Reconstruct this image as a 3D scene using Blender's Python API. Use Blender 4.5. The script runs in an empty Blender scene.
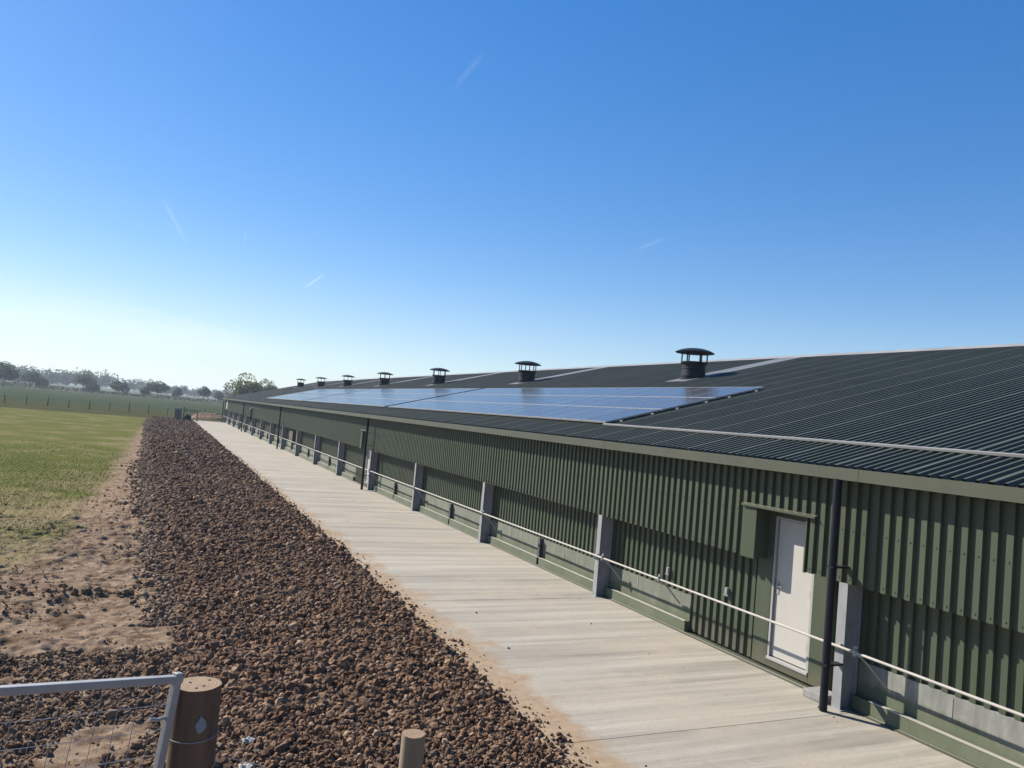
import bpy, math, random
import numpy as np
from mathutils import Vector, Matrix
R = math.radians
rng = np.random.default_rng(7); random.seed(7)
S = bpy.context.scene
COL = S.collection

# ------------------------------------------------------------------ camera
CAMH = 3.3
F = 775.4
Rcw = np.array([[0.90373694, -0.41912545, 0.08714013],
                [-0.09921565, -0.0070548, 0.99504095],
                [-0.41643223, -0.90790092, -0.04795949]])   # camera axes from world axes
cd = bpy.data.cameras.new('camera'); cam = bpy.data.objects.new('camera', cd); COL.objects.link(cam)
m = Matrix([list(r) for r in Rcw.T]).to_4x4(); m.translation = (0, 0, CAMH)
cam.matrix_world = m
cd.sensor_fit = 'HORIZONTAL'; cd.sensor_width = 36; cd.lens = F / 1024 * 36
cd.clip_start = 0.05; cd.clip_end = 9000
S.camera = cam
def ray(x, y):
    d = Rcw.T @ np.array([x - 512, 384 - y, -F]); return d / np.linalg.norm(d)
def at(x, y, Y):
    """the place on the ground straight ahead at depth Y under picture column x (row y only sets the roll)"""
    d = ray(x, y); return d[0] / d[1] * Y

# ------------------------------------------------------------------ materials
def new_mat(name):
    mt = bpy.data.materials.new(name); mt.use_nodes = True
    nt = mt.node_tree; b = nt.nodes['Principled BSDF']
    return mt, nt, b
def N(nt, t, **kw):
    n = nt.nodes.new(t)
    for k, v in kw.items():
        if k.startswith('i_'): n.inputs[k[2:].replace('_', ' ')].default_value = v
        else: setattr(n, k, v)
    return n
def ramp(nt, src, stops):
    r = nt.nodes.new('ShaderNodeValToRGB')
    while len(r.color_ramp.elements) < len(stops): r.color_ramp.elements.new(0.5)
    for e, (p, c) in zip(r.color_ramp.elements, stops):
        e.position = p; e.color = (*c, 1) if len(c) == 3 else c
    nt.links.new(src, r.inputs[0]); return r.outputs[0]
def noise(nt, scale, detail=4, rough=.55, vec=None, mapscale=None):
    n = N(nt, 'ShaderNodeTexNoise'); n.inputs['Scale'].default_value = scale
    n.inputs['Detail'].default_value = detail; n.inputs['Roughness'].default_value = rough
    if vec is None: vec = N(nt, 'ShaderNodeNewGeometry').outputs['Position']
    if mapscale:
        mp = N(nt, 'ShaderNodeMapping'); mp.inputs['Scale'].default_value = mapscale
        nt.links.new(vec, mp.inputs[0]); vec = mp.outputs[0]
    nt.links.new(vec, n.inputs['Vector']); return n.outputs['Fac']
def mix(nt, f, a, b, mode='MIX'):
    n = N(nt, 'ShaderNodeMix', data_type='RGBA', blend_type=mode)
    for s, i in ((f, 0), (a, 6), (b, 7)):
        if hasattr(s, 'is_linked'): nt.links.new(s, n.inputs[i])
        else: n.inputs[i].default_value = s if i == 0 else (*s, 1)
    return n.outputs[2]
def math_(nt, op, a, b=0.0, c=None, clamp=False):
    n = N(nt, 'ShaderNodeMath', operation=op); n.use_clamp = clamp
    for i, s in enumerate((a, b, c)):
        if s is None: continue
        if hasattr(s, 'is_linked'): nt.links.new(s, n.inputs[i])
        else: n.inputs[i].default_value = s
    return n.outputs[0]
def maprange(nt, v, a, b, c=0., d=1., smooth=True):
    n = N(nt, 'ShaderNodeMapRange'); n.interpolation_type = 'SMOOTHSTEP' if smooth else 'LINEAR'
    nt.links.new(v, n.inputs['Value'])
    for k, x in zip(('From Min', 'From Max', 'To Min', 'To Max'), (a, b, c, d)): n.inputs[k].default_value = x
    return n.outputs['Result']
def bump(nt, b, h, strength=.3, dist=.02):
    n = N(nt, 'ShaderNodeBump'); n.inputs['Strength'].default_value = strength; n.inputs['Distance'].default_value = dist
    nt.links.new(h, n.inputs['Height']); nt.links.new(n.outputs[0], b.inputs['Normal'])
def simple(name, c, rough=.5, metal=0., var=.25, scale=3., spec=.5, mapscale=None, bmp=0., dirt=None):
    mt, nt, b = new_mat(name)
    f = noise(nt, scale, 5, .6, mapscale=mapscale)
    lo = tuple(x * (1 - var) for x in c); hi = tuple(min(1, x * (1 + var)) for x in c)
    col = ramp(nt, f, [(.3, lo), (.7, hi)])
    if dirt:
        f2 = noise(nt, scale * 3.1, 6, .7, mapscale=mapscale)
        col = mix(nt, maprange(nt, f2, .52, .72, 0, dirt[3]), col, dirt[:3])
    nt.links.new(col, b.inputs['Base Color'])
    b.inputs['Roughness'].default_value = rough; b.inputs['Metallic'].default_value = metal
    b.inputs['Specular IOR Level'].default_value = spec
    if bmp: bump(nt, b, noise(nt, scale * 6, 4, .6, mapscale=mapscale), bmp, .01)
    return mt

M = {}
mt, nt, b = new_mat('olive_steel')
pos = N(nt, 'ShaderNodeNewGeometry').outputs['Position']
sep = N(nt, 'ShaderNodeSeparateXYZ'); nt.links.new(pos, sep.inputs[0])
wn = N(nt, 'ShaderNodeTexWhiteNoise', noise_dimensions='1D'); nt.links.new(math_(nt, 'FLOOR', math_(nt, 'DIVIDE', sep.outputs['Y'], 1.002)), wn.inputs['W'])
col = ramp(nt, noise(nt, 1.1, 5, .6, mapscale=(1, 1, .3)), [(.3, (.056, .073, .041)), (.7, (.070, .088, .052))])
col = mix(nt, math_(nt, 'MULTIPLY', wn.outputs['Value'], .22), col, (.085, .102, .070))
col = mix(nt, maprange(nt, noise(nt, 9, 5, .7, mapscale=(1, 1, .05)), .52, .75, 0, .35), col, (.10, .105, .078))
spl = math_(nt, 'ADD', sep.outputs['Z'], math_(nt, 'MULTIPLY', math_(nt, 'SUBTRACT', noise(nt, 5, 5, .7), .5), .7))
col = mix(nt, maprange(nt, spl, .05, .42, .5, 0), col, (.17, .135, .09))
nt.links.new(col, b.inputs['Base Color']); b.inputs['Roughness'].default_value = .5; b.inputs['Specular IOR Level'].default_value = .35
M['olive'] = mt
M['trim'] = simple('olive_trim', (.072, .076, .047), .5, var=.1, scale=1.5, dirt=(.105, .10, .072, .25))
mt, nt, b = new_mat('roof_sheet')
pos = N(nt, 'ShaderNodeNewGeometry').outputs['Position']
sep = N(nt, 'ShaderNodeSeparateXYZ'); nt.links.new(pos, sep.inputs[0])
wn = N(nt, 'ShaderNodeTexWhiteNoise', noise_dimensions='2D')
cb = N(nt, 'ShaderNodeCombineXYZ'); nt.links.new(math_(nt, 'FLOOR', math_(nt, 'DIVIDE', math_(nt, 'ADD', sep.outputs['Y'], 5.), 1.0235)), cb.inputs[0]); nt.links.new(math_(nt, 'FLOOR', math_(nt, 'DIVIDE', sep.outputs['X'], 3.1)), cb.inputs[1]); nt.links.new(cb.outputs[0], wn.inputs['Vector'])
col = ramp(nt, noise(nt, .8, 6, .65), [(.3, (.062, .073, .058)), (.7, (.083, .094, .074))])
col = mix(nt, math_(nt, 'MULTIPLY', wn.outputs['Value'], .4), col, (.10, .11, .088))
col = mix(nt, maprange(nt, noise(nt, 6, 6, .75, mapscale=(.35, 1.4, 1)), .54, .74, 0, .5), col, (.125, .125, .10))
nt.links.new(col, b.inputs['Base Color']); b.inputs['Roughness'].default_value = .7; b.inputs['Specular IOR Level'].default_value = .25
M['roof'] = mt
M['ridge'] = simple('ridge_metal', (.30, .29, .27), .5, var=.15, scale=1.)
M['flash'] = simple('flashing_sheet', (.15, .158, .155), .55, var=.15, scale=1.)
M['galv'] = simple('galvanised_steel', (.36, .35, .335), .5, metal=.12, var=.14, scale=9, dirt=(.3, .3, .3, .3))
M['galvpost'] = simple('galvanised_post', (.28, .285, .29), .7, metal=0., var=.16, scale=5, dirt=(.22, .23, .25, .4))
M['rail'] = simple('rail_pipe', (.46, .43, .375), .45, metal=.05, var=.1, scale=4)
M['black'] = simple('dark_plastic', (.010, .012, .018), .55, var=.2, scale=4, spec=.22)
M['cowl'] = simple('cowl_plastic', (.008, .011, .018), .5, var=.25, scale=6, spec=.25)
M['white'] = simple('white_door', (.50, .475, .425), .45, var=.05, scale=2, dirt=(.5, .47, .40, .3))
M['frame'] = simple('door_frame', (.38, .37, .345), .45, var=.06, scale=2)
M['dark'] = simple('dark_interior', (.02, .022, .02), .8)
M['tag'] = simple('tag_metal', (.21, .26, .30), .5, metal=.1, var=.15, scale=60)
M['wire'] = simple('fence_wire', (.36, .36, .37), .45, metal=.5, var=.2, scale=20)
M['rust'] = simple('rusty_red', (.085, .055, .05), .8, var=.3, scale=6)
M['darksteel'] = simple('dark_steel', (.07, .075, .08), .55, var=.3, scale=6)
M['greytank'] = simple('grey_tank', (.16, .17, .19), .6, var=.2, scale=4)
M['block'] = simple('concrete_block', (.27, .26, .245), .9, var=.25, scale=9, bmp=.4)
M['film'] = simple('plastic_film', (.34, .335, .32), .65, var=.4, scale=40, spec=.2)

# corroded concrete plinth, greenish below
mt, nt, b = new_mat('plinth_concrete')
pos = N(nt, 'ShaderNodeNewGeometry').outputs['Position']
sep = N(nt, 'ShaderNodeSeparateXYZ'); nt.links.new(pos, sep.inputs[0])
n1 = noise(nt, 2.2, 6, .65, mapscale=(1, 1, .5)); n2 = noise(nt, 7, 5, .6, mapscale=(1, 1, .35))
grey = ramp(nt, n2, [(.3, (.17, .175, .15)), (.55, (.25, .25, .215)), (.75, (.36, .36, .32))])
green = ramp(nt, n1, [(.3, (.095, .112, .062)), (.7, (.15, .165, .105))])
zz = math_(nt, 'ADD', sep.outputs['Z'], math_(nt, 'MULTIPLY', math_(nt, 'SUBTRACT', n1, .5), .45))
near = maprange(nt, sep.outputs['Y'], 6.9, 7.2, 1, .42)
nt.links.new(mix(nt, math_(nt, 'MULTIPLY', maprange(nt, zz, .30, .42), near), green, grey), b.inputs['Base Color'])
b.inputs['Roughness'].default_value = .85
bump(nt, b, n2, .2, .006); M['plinth'] = mt

# solar glass
mt, nt, b = new_mat('solar_glass')
tc = N(nt, 'ShaderNodeTexCoord')
br = N(nt, 'ShaderNodeTexBrick'); br.offset = 0; br.inputs['Scale'].default_value = 1
br.inputs['Brick Width'].default_value = .156; br.inputs['Row Height'].default_value = .156; br.inputs['Mortar Size'].default_value = .003
br.inputs['Color1'].default_value = (.085, .085, .088, 1); br.inputs['Color2'].default_value = (.095, .095, .098, 1); br.inputs['Mortar'].default_value = (.09, .10, .13, 1)
nt.links.new(tc.outputs['Object'], br.inputs['Vector'])
oi = N(nt, 'ShaderNodeObjectInfo')
nt.links.new(mix(nt, math_(nt, 'MULTIPLY', oi.outputs['Random'], .35), br.outputs['Color'], (.04, .043, .058)), b.inputs['Base Color'])
b.inputs['Roughness'].default_value = .16; b.inputs['IOR'].default_value = 1.27; b.inputs['Specular Tint'].default_value = (1, .86, .70, 1); M['solar'] = mt

# concrete pavement
mt, nt, b = new_mat('brushed_concrete')
pos = N(nt, 'ShaderNodeNewGeometry').outputs['Position']
sep = N(nt, 'ShaderNodeSeparateXYZ'); nt.links.new(pos, sep.inputs[0])
s1 = noise(nt, 1., 6, .68, mapscale=(.11, 2.7, 1)); s2 = noise(nt, 1., 7, .8, mapscale=(.8, 26, 1)); s5 = noise(nt, 3.4, 7, .75); s3 = noise(nt, .55, 4, .6)
s4 = noise(nt, 26, 4, .7)
col = ramp(nt, s1, [(.32, (.20, .187, .162)), (.44, (.295, .275, .232)), (.56, (.37, .345, .29)), (.7, (.45, .425, .36))])
col = mix(nt, maprange(nt, s2, .44, .66, .0, .42), col, (.225, .212, .188))
col = mix(nt, maprange(nt, s3, .45, .68, 0, .55), col, (.40, .345, .275))
col = mix(nt, maprange(nt, s4, .54, .68, 0, .5), col, (.2, .185, .165))
col = mix(nt, maprange(nt, s5, .56, .68, 0, .3), col, (.22, .195, .16))
col = mix(nt, maprange(nt, s5, .44, .34, 0, .25), col, (.46, .43, .375))
edge = maprange(nt, sep.outputs['X'], 4.1, 5.6, 1, 0)
em = maprange(nt, math_(nt, 'ADD', math_(nt, 'MULTIPLY', edge, .50), math_(nt, 'MULTIPLY', noise(nt, 1.3, 6, .7, mapscale=(1, .7, 1)), 1.)), .74, .95, 0, .8)
soil = ramp(nt, noise(nt, 9, 5, .7), [(.3, (.23, .15, .085)), (.7, (.38, .27, .165))])
col = mix(nt, em, col, soil)
col = mix(nt, 1., col, (1.08, 1.065, 1.035), 'MULTIPLY')
nt.links.new(col, b.inputs['Base Color']); b.inputs['Roughness'].default_value = .92; b.inputs['Specular IOR Level'].default_value = .25
bump(nt, b, s2, .35, .006); M['concrete'] = mt

# stones
def stone_mat(name, stops, var):
    mt, nt, b = new_mat(name)
    g = N(nt, 'ShaderNodeNewGeometry')
    col = ramp(nt, g.outputs['Random Per Island'], stops)
    f = noise(nt, 24, 4, .65)
    col = mix(nt, maprange(nt, f, .3, .75, 0, var), col, (.30, .215, .15))
    big = noise(nt, .9, 5, .65)
    col = mix(nt, maprange(nt, big, .5, .72, 0, .55), col, (.20, .13, .078))
    nt.links.new(col, b.inputs['Base Color']); b.inputs['Roughness'].default_value = .9
    b.inputs['Specular IOR Level'].default_value = .08
    return mt
M['stones'] = stone_mat('gravel_stone', [(0, (.070, .036, .020)), (.25, (.128, .068, .038)), (.5, (.190, .106, .058)), (.72, (.25, .148, .083)), (.86, (.165, .104, .070)), (.95, (.35, .225, .13)), (1, (.45, .32, .20))], .35)
M['palestones'] = stone_mat('pale_stone', [(0, (.15, .092, .055)), (.4, (.23, .15, .095)), (.75, (.31, .22, .142)), (1, (.42, .32, .22))], .3)
M['clods'] = stone_mat('soil_clod', [(0, (.080, .046, .026)), (.4, (.15, .088, .050)), (.75, (.225, .142, .083)), (1, (.33, .225, .14))], .4)
M['bed'] = simple('gravel_bed', (.085, .056, .037), .95, var=.5, scale=9, bmp=.8)

# ground: soil track, seeded field, rough meadow beyond
mt, nt, b = new_mat('field_soil')
pos = N(nt, 'ShaderNodeNewGeometry').outputs['Position']
sep = N(nt, 'ShaderNodeSeparateXYZ'); nt.links.new(pos, sep.inputs[0])
X_, Y_ = sep.outputs['X'], sep.outputs['Y']
a1 = noise(nt, .9, 6, .65); a2 = noise(nt, 5, 6, .7); a3 = noise(nt, .12, 4, .6); a4 = noise(nt, 30, 4, .7)
soil = ramp(nt, a2, [(.28, (.12, .08, .052)), (.42, (.24, .17, .115)), (.58, (.345, .254, .175)), (.78, (.43, .333, .24))])
soil = mix(nt, maprange(nt, noise(nt, 1.5, 6, .7), .52, .62, 0, .8), soil, (.12, .076, .046))
a5 = noise(nt, 1., 6, .75, mapscale=(1.1, 3.2, 1))
soil = mix(nt, maprange(nt, a5, .50, .60, 0, .6), soil, (.15, .098, .062))
soil = mix(nt, maprange(nt, a4, .55, .68, 0, .6), soil, (.09, .058, .037))
# seeded strip: thin green over pale soil, drilled rows along Y
row = N(nt, 'ShaderNodeTexWave', bands_direction='X', wave_profile='SIN'); row.inputs['Scale'].default_value = .314 / .15
row.inputs['Distortion'].default_value = .6; row.inputs['Detail'].default_value = 2; row.inputs['Detail Scale'].default_value = .6
nt.links.new(pos, row.inputs['Vector'])
patch = noise(nt, .35, 5, .65)
greenc = ramp(nt, noise(nt, 2.2, 5, .7), [(.3, (.092, .108, .030)), (.55, (.122, .134, .040)), (.75, (.155, .150, .056))])
drys = ramp(nt, a2, [(.3, (.215, .165, .095)), (.7, (.31, .245, .145))])
dens = math_(nt, 'ADD', maprange(nt, Y_, 10, 34, .02, .62, False), math_(nt, 'MULTIPLY', math_(nt, 'SUBTRACT', patch, .5), 1.7))
dens = math_(nt, 'ADD', dens, math_(nt, 'MULTIPLY', math_(nt, 'SUBTRACT', row.outputs['Fac'], .5), .22), clamp=True)
field = mix(nt, maprange(nt, dens, .1, .75), drys, greenc)
# where the seed starts: left of a slanting line
bx = math_(nt, 'MULTIPLY_ADD', Y_, .0145, -1.72)
gm = math_(nt, 'SUBTRACT', bx, X_)
gm = math_(nt, 'ADD', gm, math_(nt, 'MULTIPLY', math_(nt, 'SUBTRACT', a1, .5), 1.6))
gm = math_(nt, 'ADD', gm, maprange(nt, Y_, 12, 17, -3.2, 0))
near_c = mix(nt, maprange(nt, gm, -.35, .35), soil, field)
far1 = ramp(nt, a3, [(.35, (.058, .066, .030)), (.65, (.080, .080, .040))])
far1 = mix(nt, maprange(nt, noise(nt, 1., 4, .6, mapscale=(.05, .6, 1)), .5, .7, 0, .5), far1, (.10, .085, .045))
far2 = ramp(nt, noise(nt, .01, 3), [(.35, (.095, .115, .055)), (.65, (.13, .13, .075))])
Yw = math_(nt, 'ADD', Y_, math_(nt, 'MULTIPLY', math_(nt, 'SUBTRACT', a3, .5), 3))
col = mix(nt, maprange(nt, Yw, 99, 101.5), near_c, far1)
col = mix(nt, maprange(nt, Yw, 134, 150), col, (.056, .074, .038))
col = mix(nt, maprange(nt, Y_, 332, 340), col, far2)
nt.links.new(col, b.inputs['Base Color']); b.inputs['Roughness'].default_value = 1.; b.inputs['Specular IOR Level'].default_value = .0
bump(nt, b, math_(nt, 'MULTIPLY', math_(nt, 'ADD', a2, math_(nt, 'MULTIPLY', noise(nt, 38, 6, .8), .6)), maprange(nt, Y_, 18, 45, 1, 0)), .7, .03); M['ground'] = mt

def leafmat(name, c, var=.4):
    mt, nt, b = new_mat(name)
    g = N(nt, 'ShaderNodeNewGeometry')
    col = ramp(nt, g.outputs['Random Per Island'], [(0, tuple(x * (1 - var) for x in c)), (1, tuple(x * (1 + var) for x in c))])
    nt.links.new(col, b.inputs['Base Color']); b.inputs['Roughness'].default_value = .7; b.inputs['Specular IOR Level'].default_value = .2
    tl = N(nt, 'ShaderNodeBsdfTranslucent'); nt.links.new(col, tl.inputs['Color'])
    ms = N(nt, 'ShaderNodeMixShader'); ms.inputs[0].default_value = .45
    nt.links.new(b.outputs[0], ms.inputs[1]); nt.links.new(tl.outputs[0], ms.inputs[2])
    nt.links.new(ms.outputs[0], nt.nodes['Material Output'].inputs['Surface'])
    return mt
M['leaf_dark'] = leafmat('leaf_dark', (.052, .088, .028)); M['leaf_mid'] = leafmat('leaf_mid', (.080, .125, .032))
M['leaf_light'] = leafmat('leaf_light', (.16, .175, .05)); M['leaf_pale'] = leafmat('leaf_pale', (.13, .14, .07))
M['bark'] = simple('bark', (.07, .055, .04), .9, var=.3, scale=4)
M['blade'] = leafmat('seedling', (.135, .152, .045), .25); M['straw'] = leafmat('dry_blade', (.30, .245, .14), .3)
M['hedge'] = leafmat('hedge_leaf', (.045, .05, .028))

# timber
mt, nt, b = new_mat('fence_timber')
tc = N(nt, 'ShaderNodeTexCoord').outputs['Object']
g1 = noise(nt, 14, 6, .65, vec=tc, mapscale=(1, 1, .09)); g2 = noise(nt, 3, 4, .6, vec=tc, mapscale=(1, 1, .5))
col = ramp(nt, g1, [(.25, (.05, .028, .017)), (.45, (.125, .072, .043)), (.75, (.20, .12, .073))])
col = mix(nt, maprange(nt, g2, .5, .75, 0, .5), col, (.10, .06, .04))
nt.links.new(col, b.inputs['Base Color']); b.inputs['Roughness'].default_value = .8; bump(nt, b, g1, .35, .006); M['timber'] = mt
mt, nt, b = new_mat('pale_timber')
tc = N(nt, 'ShaderNodeTexCoord').outputs['Object']
g1 = noise(nt, 16, 6, .65, vec=tc, mapscale=(1, 1, .09))
nt.links.new(ramp(nt, g1, [(.25, (.17, .125, .075)), (.5, (.27, .21, .135)), (.75, (.36, .29, .195))]), b.inputs['Base Color'])
b.inputs['Roughness'].default_value = .85; bump(nt, b, g1, .3, .005); M['paletimber'] = mt
mt, nt, b = new_mat('sawn_end')
tc = N(nt, 'ShaderNodeTexCoord').outputs['Object']
w = N(nt, 'ShaderNodeTexWave', wave_type='RINGS', rings_direction='Z'); w.inputs['Scale'].default_value = 22; w.inputs['Distortion'].default_value = 2.2; w.inputs['Detail Scale'].default_value = 8
nt.links.new(tc, w.inputs['Vector'])
col = mix(nt, maprange(nt, noise(nt, 25, 5, .7, vec=tc), .45, .7, 0, .6), ramp(nt, w.outputs['Fac'], [(.2, (.23, .15, .085)), (.8, (.33, .23, .135))]), (.16, .10, .06))
nt.links.new(col, b.inputs['Base Color']); b.inputs['Roughness'].default_value = .85; M['sawn'] = mt

# ------------------------------------------------------------------ mesh helpers
def wloc(o):
    v = Vector((0, 0, 0))
    while o is not None: v += o.location; o = o.parent
    return v
def link(name, me, mat, parent=None, origin=None):
    if mat is not None and not me.materials: me.materials.append(mat)
    o = bpy.data.objects.new(name, me); COL.objects.link(o)
    if parent is not None: o.parent = parent
    return o
class MB:
    def __init__(s): s.v = []; s.f = []; s.mi = []
    def add(s, v, f, mi=0):
        k = len(s.v); s.v += [tuple(p) for p in v]; s.f += [tuple(i + k for i in q) for q in f]; s.mi += [mi] * len(f)
    def box(s, x0, x1, y0, y1, z0, z1, mi=0):
        v = [(x, y, z) for z in (z0, z1) for y in (y0, y1) for x in (x0, x1)]
        s.add(v, [(0, 2, 3, 1), (4, 5, 7, 6), (0, 1, 5, 4), (2, 6, 7, 3), (0, 4, 6, 2), (1, 3, 7, 5)], mi)
    def prism(s, p, y0, y1, mi=0):
        """an outline in (x,z), counter-clockwise, carried along Y"""
        n = len(p); v = [(x, y0, z) for x, z in p] + [(x, y1, z) for x, z in p]
        f = [(i, (i + 1) % n, n + (i + 1) % n, n + i) for i in range(n)] + [tuple(range(n))[::-1], tuple(range(n, 2 * n))]
        s.add(v, f, mi)
    def tube(s, pts, r, seg=8, mi=0, cap=True):
        pts = [Vector(p) for p in pts]; rs = r if isinstance(r, (list, tuple)) else [r] * len(pts)
        v = []; f = []; up = None
        for i, p in enumerate(pts):
            d = (pts[min(i + 1, len(pts) - 1)] - pts[max(i - 1, 0)]).normalized()
            a = d.cross(Vector((0, 0, 1)) if abs(d.z) < .9 else Vector((1, 0, 0))).normalized()
            if up is not None:
                a = (up - d * up.dot(d)).normalized()
            up = a; c = d.cross(a)
            for k in range(seg):
                t = 2 * math.pi * k / seg; v.append(p + (a * math.cos(t) + c * math.sin(t)) * rs[i])
        for i in range(len(pts) - 1):
            for k in range(seg):
                k2 = (k + 1) % seg; f.append((i * seg + k, i * seg + k2, (i + 1) * seg + k2, (i + 1) * seg + k))
        if cap: f += [tuple(range(seg))[::-1], tuple(range((len(pts) - 1) * seg, len(pts) * seg))]
        s.add(v, f, mi)
    def lathe(s, prof, seg=24, c=(0, 0, 0), mi=0):
        v = []; f = []
        for r, z in prof:
            for k in range(seg):
                t = 2 * math.pi * k / seg; v.append((c[0] + r * math.cos(t), c[1] + r * math.sin(t), c[2] + z))
        for i in range(len(prof) - 1):
            for k in range(seg):
                k2 = (k + 1) % seg; f.append((i * seg + k, i * seg + k2, (i + 1) * seg + k2, (i + 1) * seg + k))
        f += [tuple(range(seg))[::-1], tuple(range((len(prof) - 1) * seg, len(prof) * seg))]
        s.add(v, f, mi)
    def build(s, name, mat, parent=None, smooth=False, mats=None):
        """verts are world coordinates; they are stored relative to the parent's place"""
        o = wloc(parent); me = bpy.data.meshes.new(name)
        me.from_pydata([(x - o.x, y - o.y, z - o.z) for x, y, z in s.v], [], s.f)
        for mm in (mats or [mat]): me.materials.append(mm)
        if mats: me.polygons.foreach_set('material_index', s.mi)
        if smooth: me.polygons.foreach_set('use_smooth', [True] * len(me.polygons))
        me.update()
        return link(name, me, None, parent)
def bevel(o, w=.006, seg=2):
    md = o.modifiers.new('bevel', 'BEVEL'); md.width = w; md.segments = seg; md.limit_method = 'ANGLE'; return o
def tag(o, label=None, cat=None, group=None, kind=None):
    if label: o['label'] = label
    if cat: o['category'] = cat
    if group: o['group'] = group
    if kind: o['kind'] = kind
    return o
def empty(name, loc, label, cat, group=None):
    o = bpy.data.objects.new(name, None); COL.objects.link(o); o.location = loc; o.empty_display_size = .2
    return tag(o, label, cat, group)
def copy_tree(o, parent, off=(0, 0, 0)):
    c = o.copy(); COL.objects.link(c); c.parent = parent; c.location = o.location + Vector(off)
    for ch in list(o.children): copy_tree(ch, c)
    return c
def np_mesh(name, V, Fa, mat, smooth=False):
    """V (n,3); Fa (m,k) equal-size faces"""
    me = bpy.data.meshes.new(name); m_, k = Fa.shape
    me.vertices.add(len(V)); me.vertices.foreach_set('co', np.asarray(V, np.float32).ravel())
    me.loops.add(m_ * k); me.loops.foreach_set('vertex_index', np.asarray(Fa, np.int32).ravel())
    me.polygons.add(m_); me.polygons.foreach_set('loop_start', np.arange(0, m_ * k, k, dtype=np.int32))
    me.polygons.foreach_set('use_smooth', np.full(m_, smooth))
    me.materials.append(mat); me.update(calc_edges=True); me.validate()
    return me
def vnoise(x, y, seed=0):
    xi = np.floor(x).astype(np.int64); yi = np.floor(y).astype(np.int64); fx = x - xi; fy = y - yi
    fx = fx * fx * (3 - 2 * fx); fy = fy * fy * (3 - 2 * fy)
    def h(a, b):
        n = (a * 374761393 + b * 668265263 + seed * 974634777) & 0x7fffffff
        n = ((n ^ (n >> 13)) * 1274126177) & 0x7fffffff
        return ((n ^ (n >> 16)) & 0xffff) / 65535.
    return (h(xi, yi) * (1 - fx) + h(xi + 1, yi) * fx) * (1 - fy) + (h(xi, yi + 1) * (1 - fx) + h(xi + 1, yi + 1) * fx) * fy
def fbm(x, y, o=4, seed=0):
    s = 0; a = .5
    for i in range(o): s = s + a * (vnoise(x * 2 ** i, y * 2 ** i, seed + i) - .5); a *= .5
    return s

# ------------------------------------------------------------------ ground
XL = lambda Y: np.interp(Y, [5, 8.5, 10.5, 11.5, 14, 17, 22, 40, 90, 104], [.95, .92, .60, .55, .70, .50, .42, .16, -.06, .3])
XR = lambda Y: np.interp(Y, [4, 6.6, 11, 20, 38, 58, 104], [4.02, 4.06, 4.18, 4.28, 4.36, 4.44, 4.6])
def bank(X, Y):
    z = np.interp(Y, [-4, 0, 3.4, 5.6], [1.72, 1.66, .86, 0.0])
    side = np.clip((3.95 - X) / .9, 0, 1)
    return z * side
def grow(a, b, n, end):
    t = np.linspace(0, 1, n + 1)[1:]; return a + (end - a) * (t ** 4 * .97 + t * .03)
xs = np.concatenate([grow(-5, 0, 60, -2600)[::-1], np.arange(-5, 1.2, .034), np.arange(1.2, 5.2, .1), grow(5.2, 0, 40, 2600)])
ys = np.concatenate([grow(4.6, 0, 24, -900)[::-1], np.arange(4.6, 22, .034), grow(22, 0, 140, 4200)])
gx, gy = np.meshgrid(xs, ys)
soft = np.clip((gx + 7) / 3, 0, 1) * np.clip((1.2 - gx) / .4, 0, 1) * np.clip((34 - gy) / 12, 0, 1) * np.clip((gy - 4) / 1, 0, 1)
bl = fbm(gx * .9, gy * .9, 3, 3); fine = fbm(gx * 5, gy * 5, 4, 11); ridge = np.abs(fbm(gx * 1.1 + 7, gy * 2.6, 3, 21))
gz = bank(gx, gy) + soft * (bl * .05 + fine * .07 * (1 + 2.5 * np.clip(bl * 3, -.3, 1)) + fbm(gx * 10, gy * 10, 3, 17) * .07 + np.clip(fbm(gx * 3.1, gy * 3.1, 4, 57) - .08, 0, .2) * .25 - np.clip(.04 - ridge, 0, .04) * .8)
gz += np.where((gx > 3.9) & (gy > -50) & (gy < 106) & (gx < 36), -.12, 0)
gz += np.where((gx > XL(gy) + .25) & (gx <= 3.9) & (gy > 5) & (gy < 103), -.08, 0)
ny, nx = gx.shape
V = np.stack([gx.ravel(), gy.ravel(), gz.ravel()], 1)
idx = np.arange(ny * nx).reshape(ny, nx)
Fa = np.stack([idx[:-1, :-1], idx[:-1, 1:], idx[1:, 1:], idx[1:, :-1]], -1).reshape(-1, 4)
tag(link('ground', np_mesh('ground', V, Fa, M['ground'], True), None), kind='structure')
def ground_z(x, y):
    ix = np.clip(np.searchsorted(xs, x) - 1, 0, nx - 2); iy = np.clip(np.searchsorted(ys, y) - 1, 0, ny - 2)
    return gz[iy, ix]

# concrete apron: cast slabs, one structure
P = MB()
yy = [-22.85 + 6 * k for k in range(22)]
for a, b_ in zip(yy[:-1], yy[1:]):
    P.box(3.95, 8.9, a + .006, min(b_, 107) - .006, -.18, 0)
tag(P.build('pavement', M['concrete']), kind='structure')
P = MB(); P.box(3.96, 8.89, -22, 106.5, -.3, -.02)
tag(P.build('pavement_base', M['bed']), kind='structure')

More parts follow.
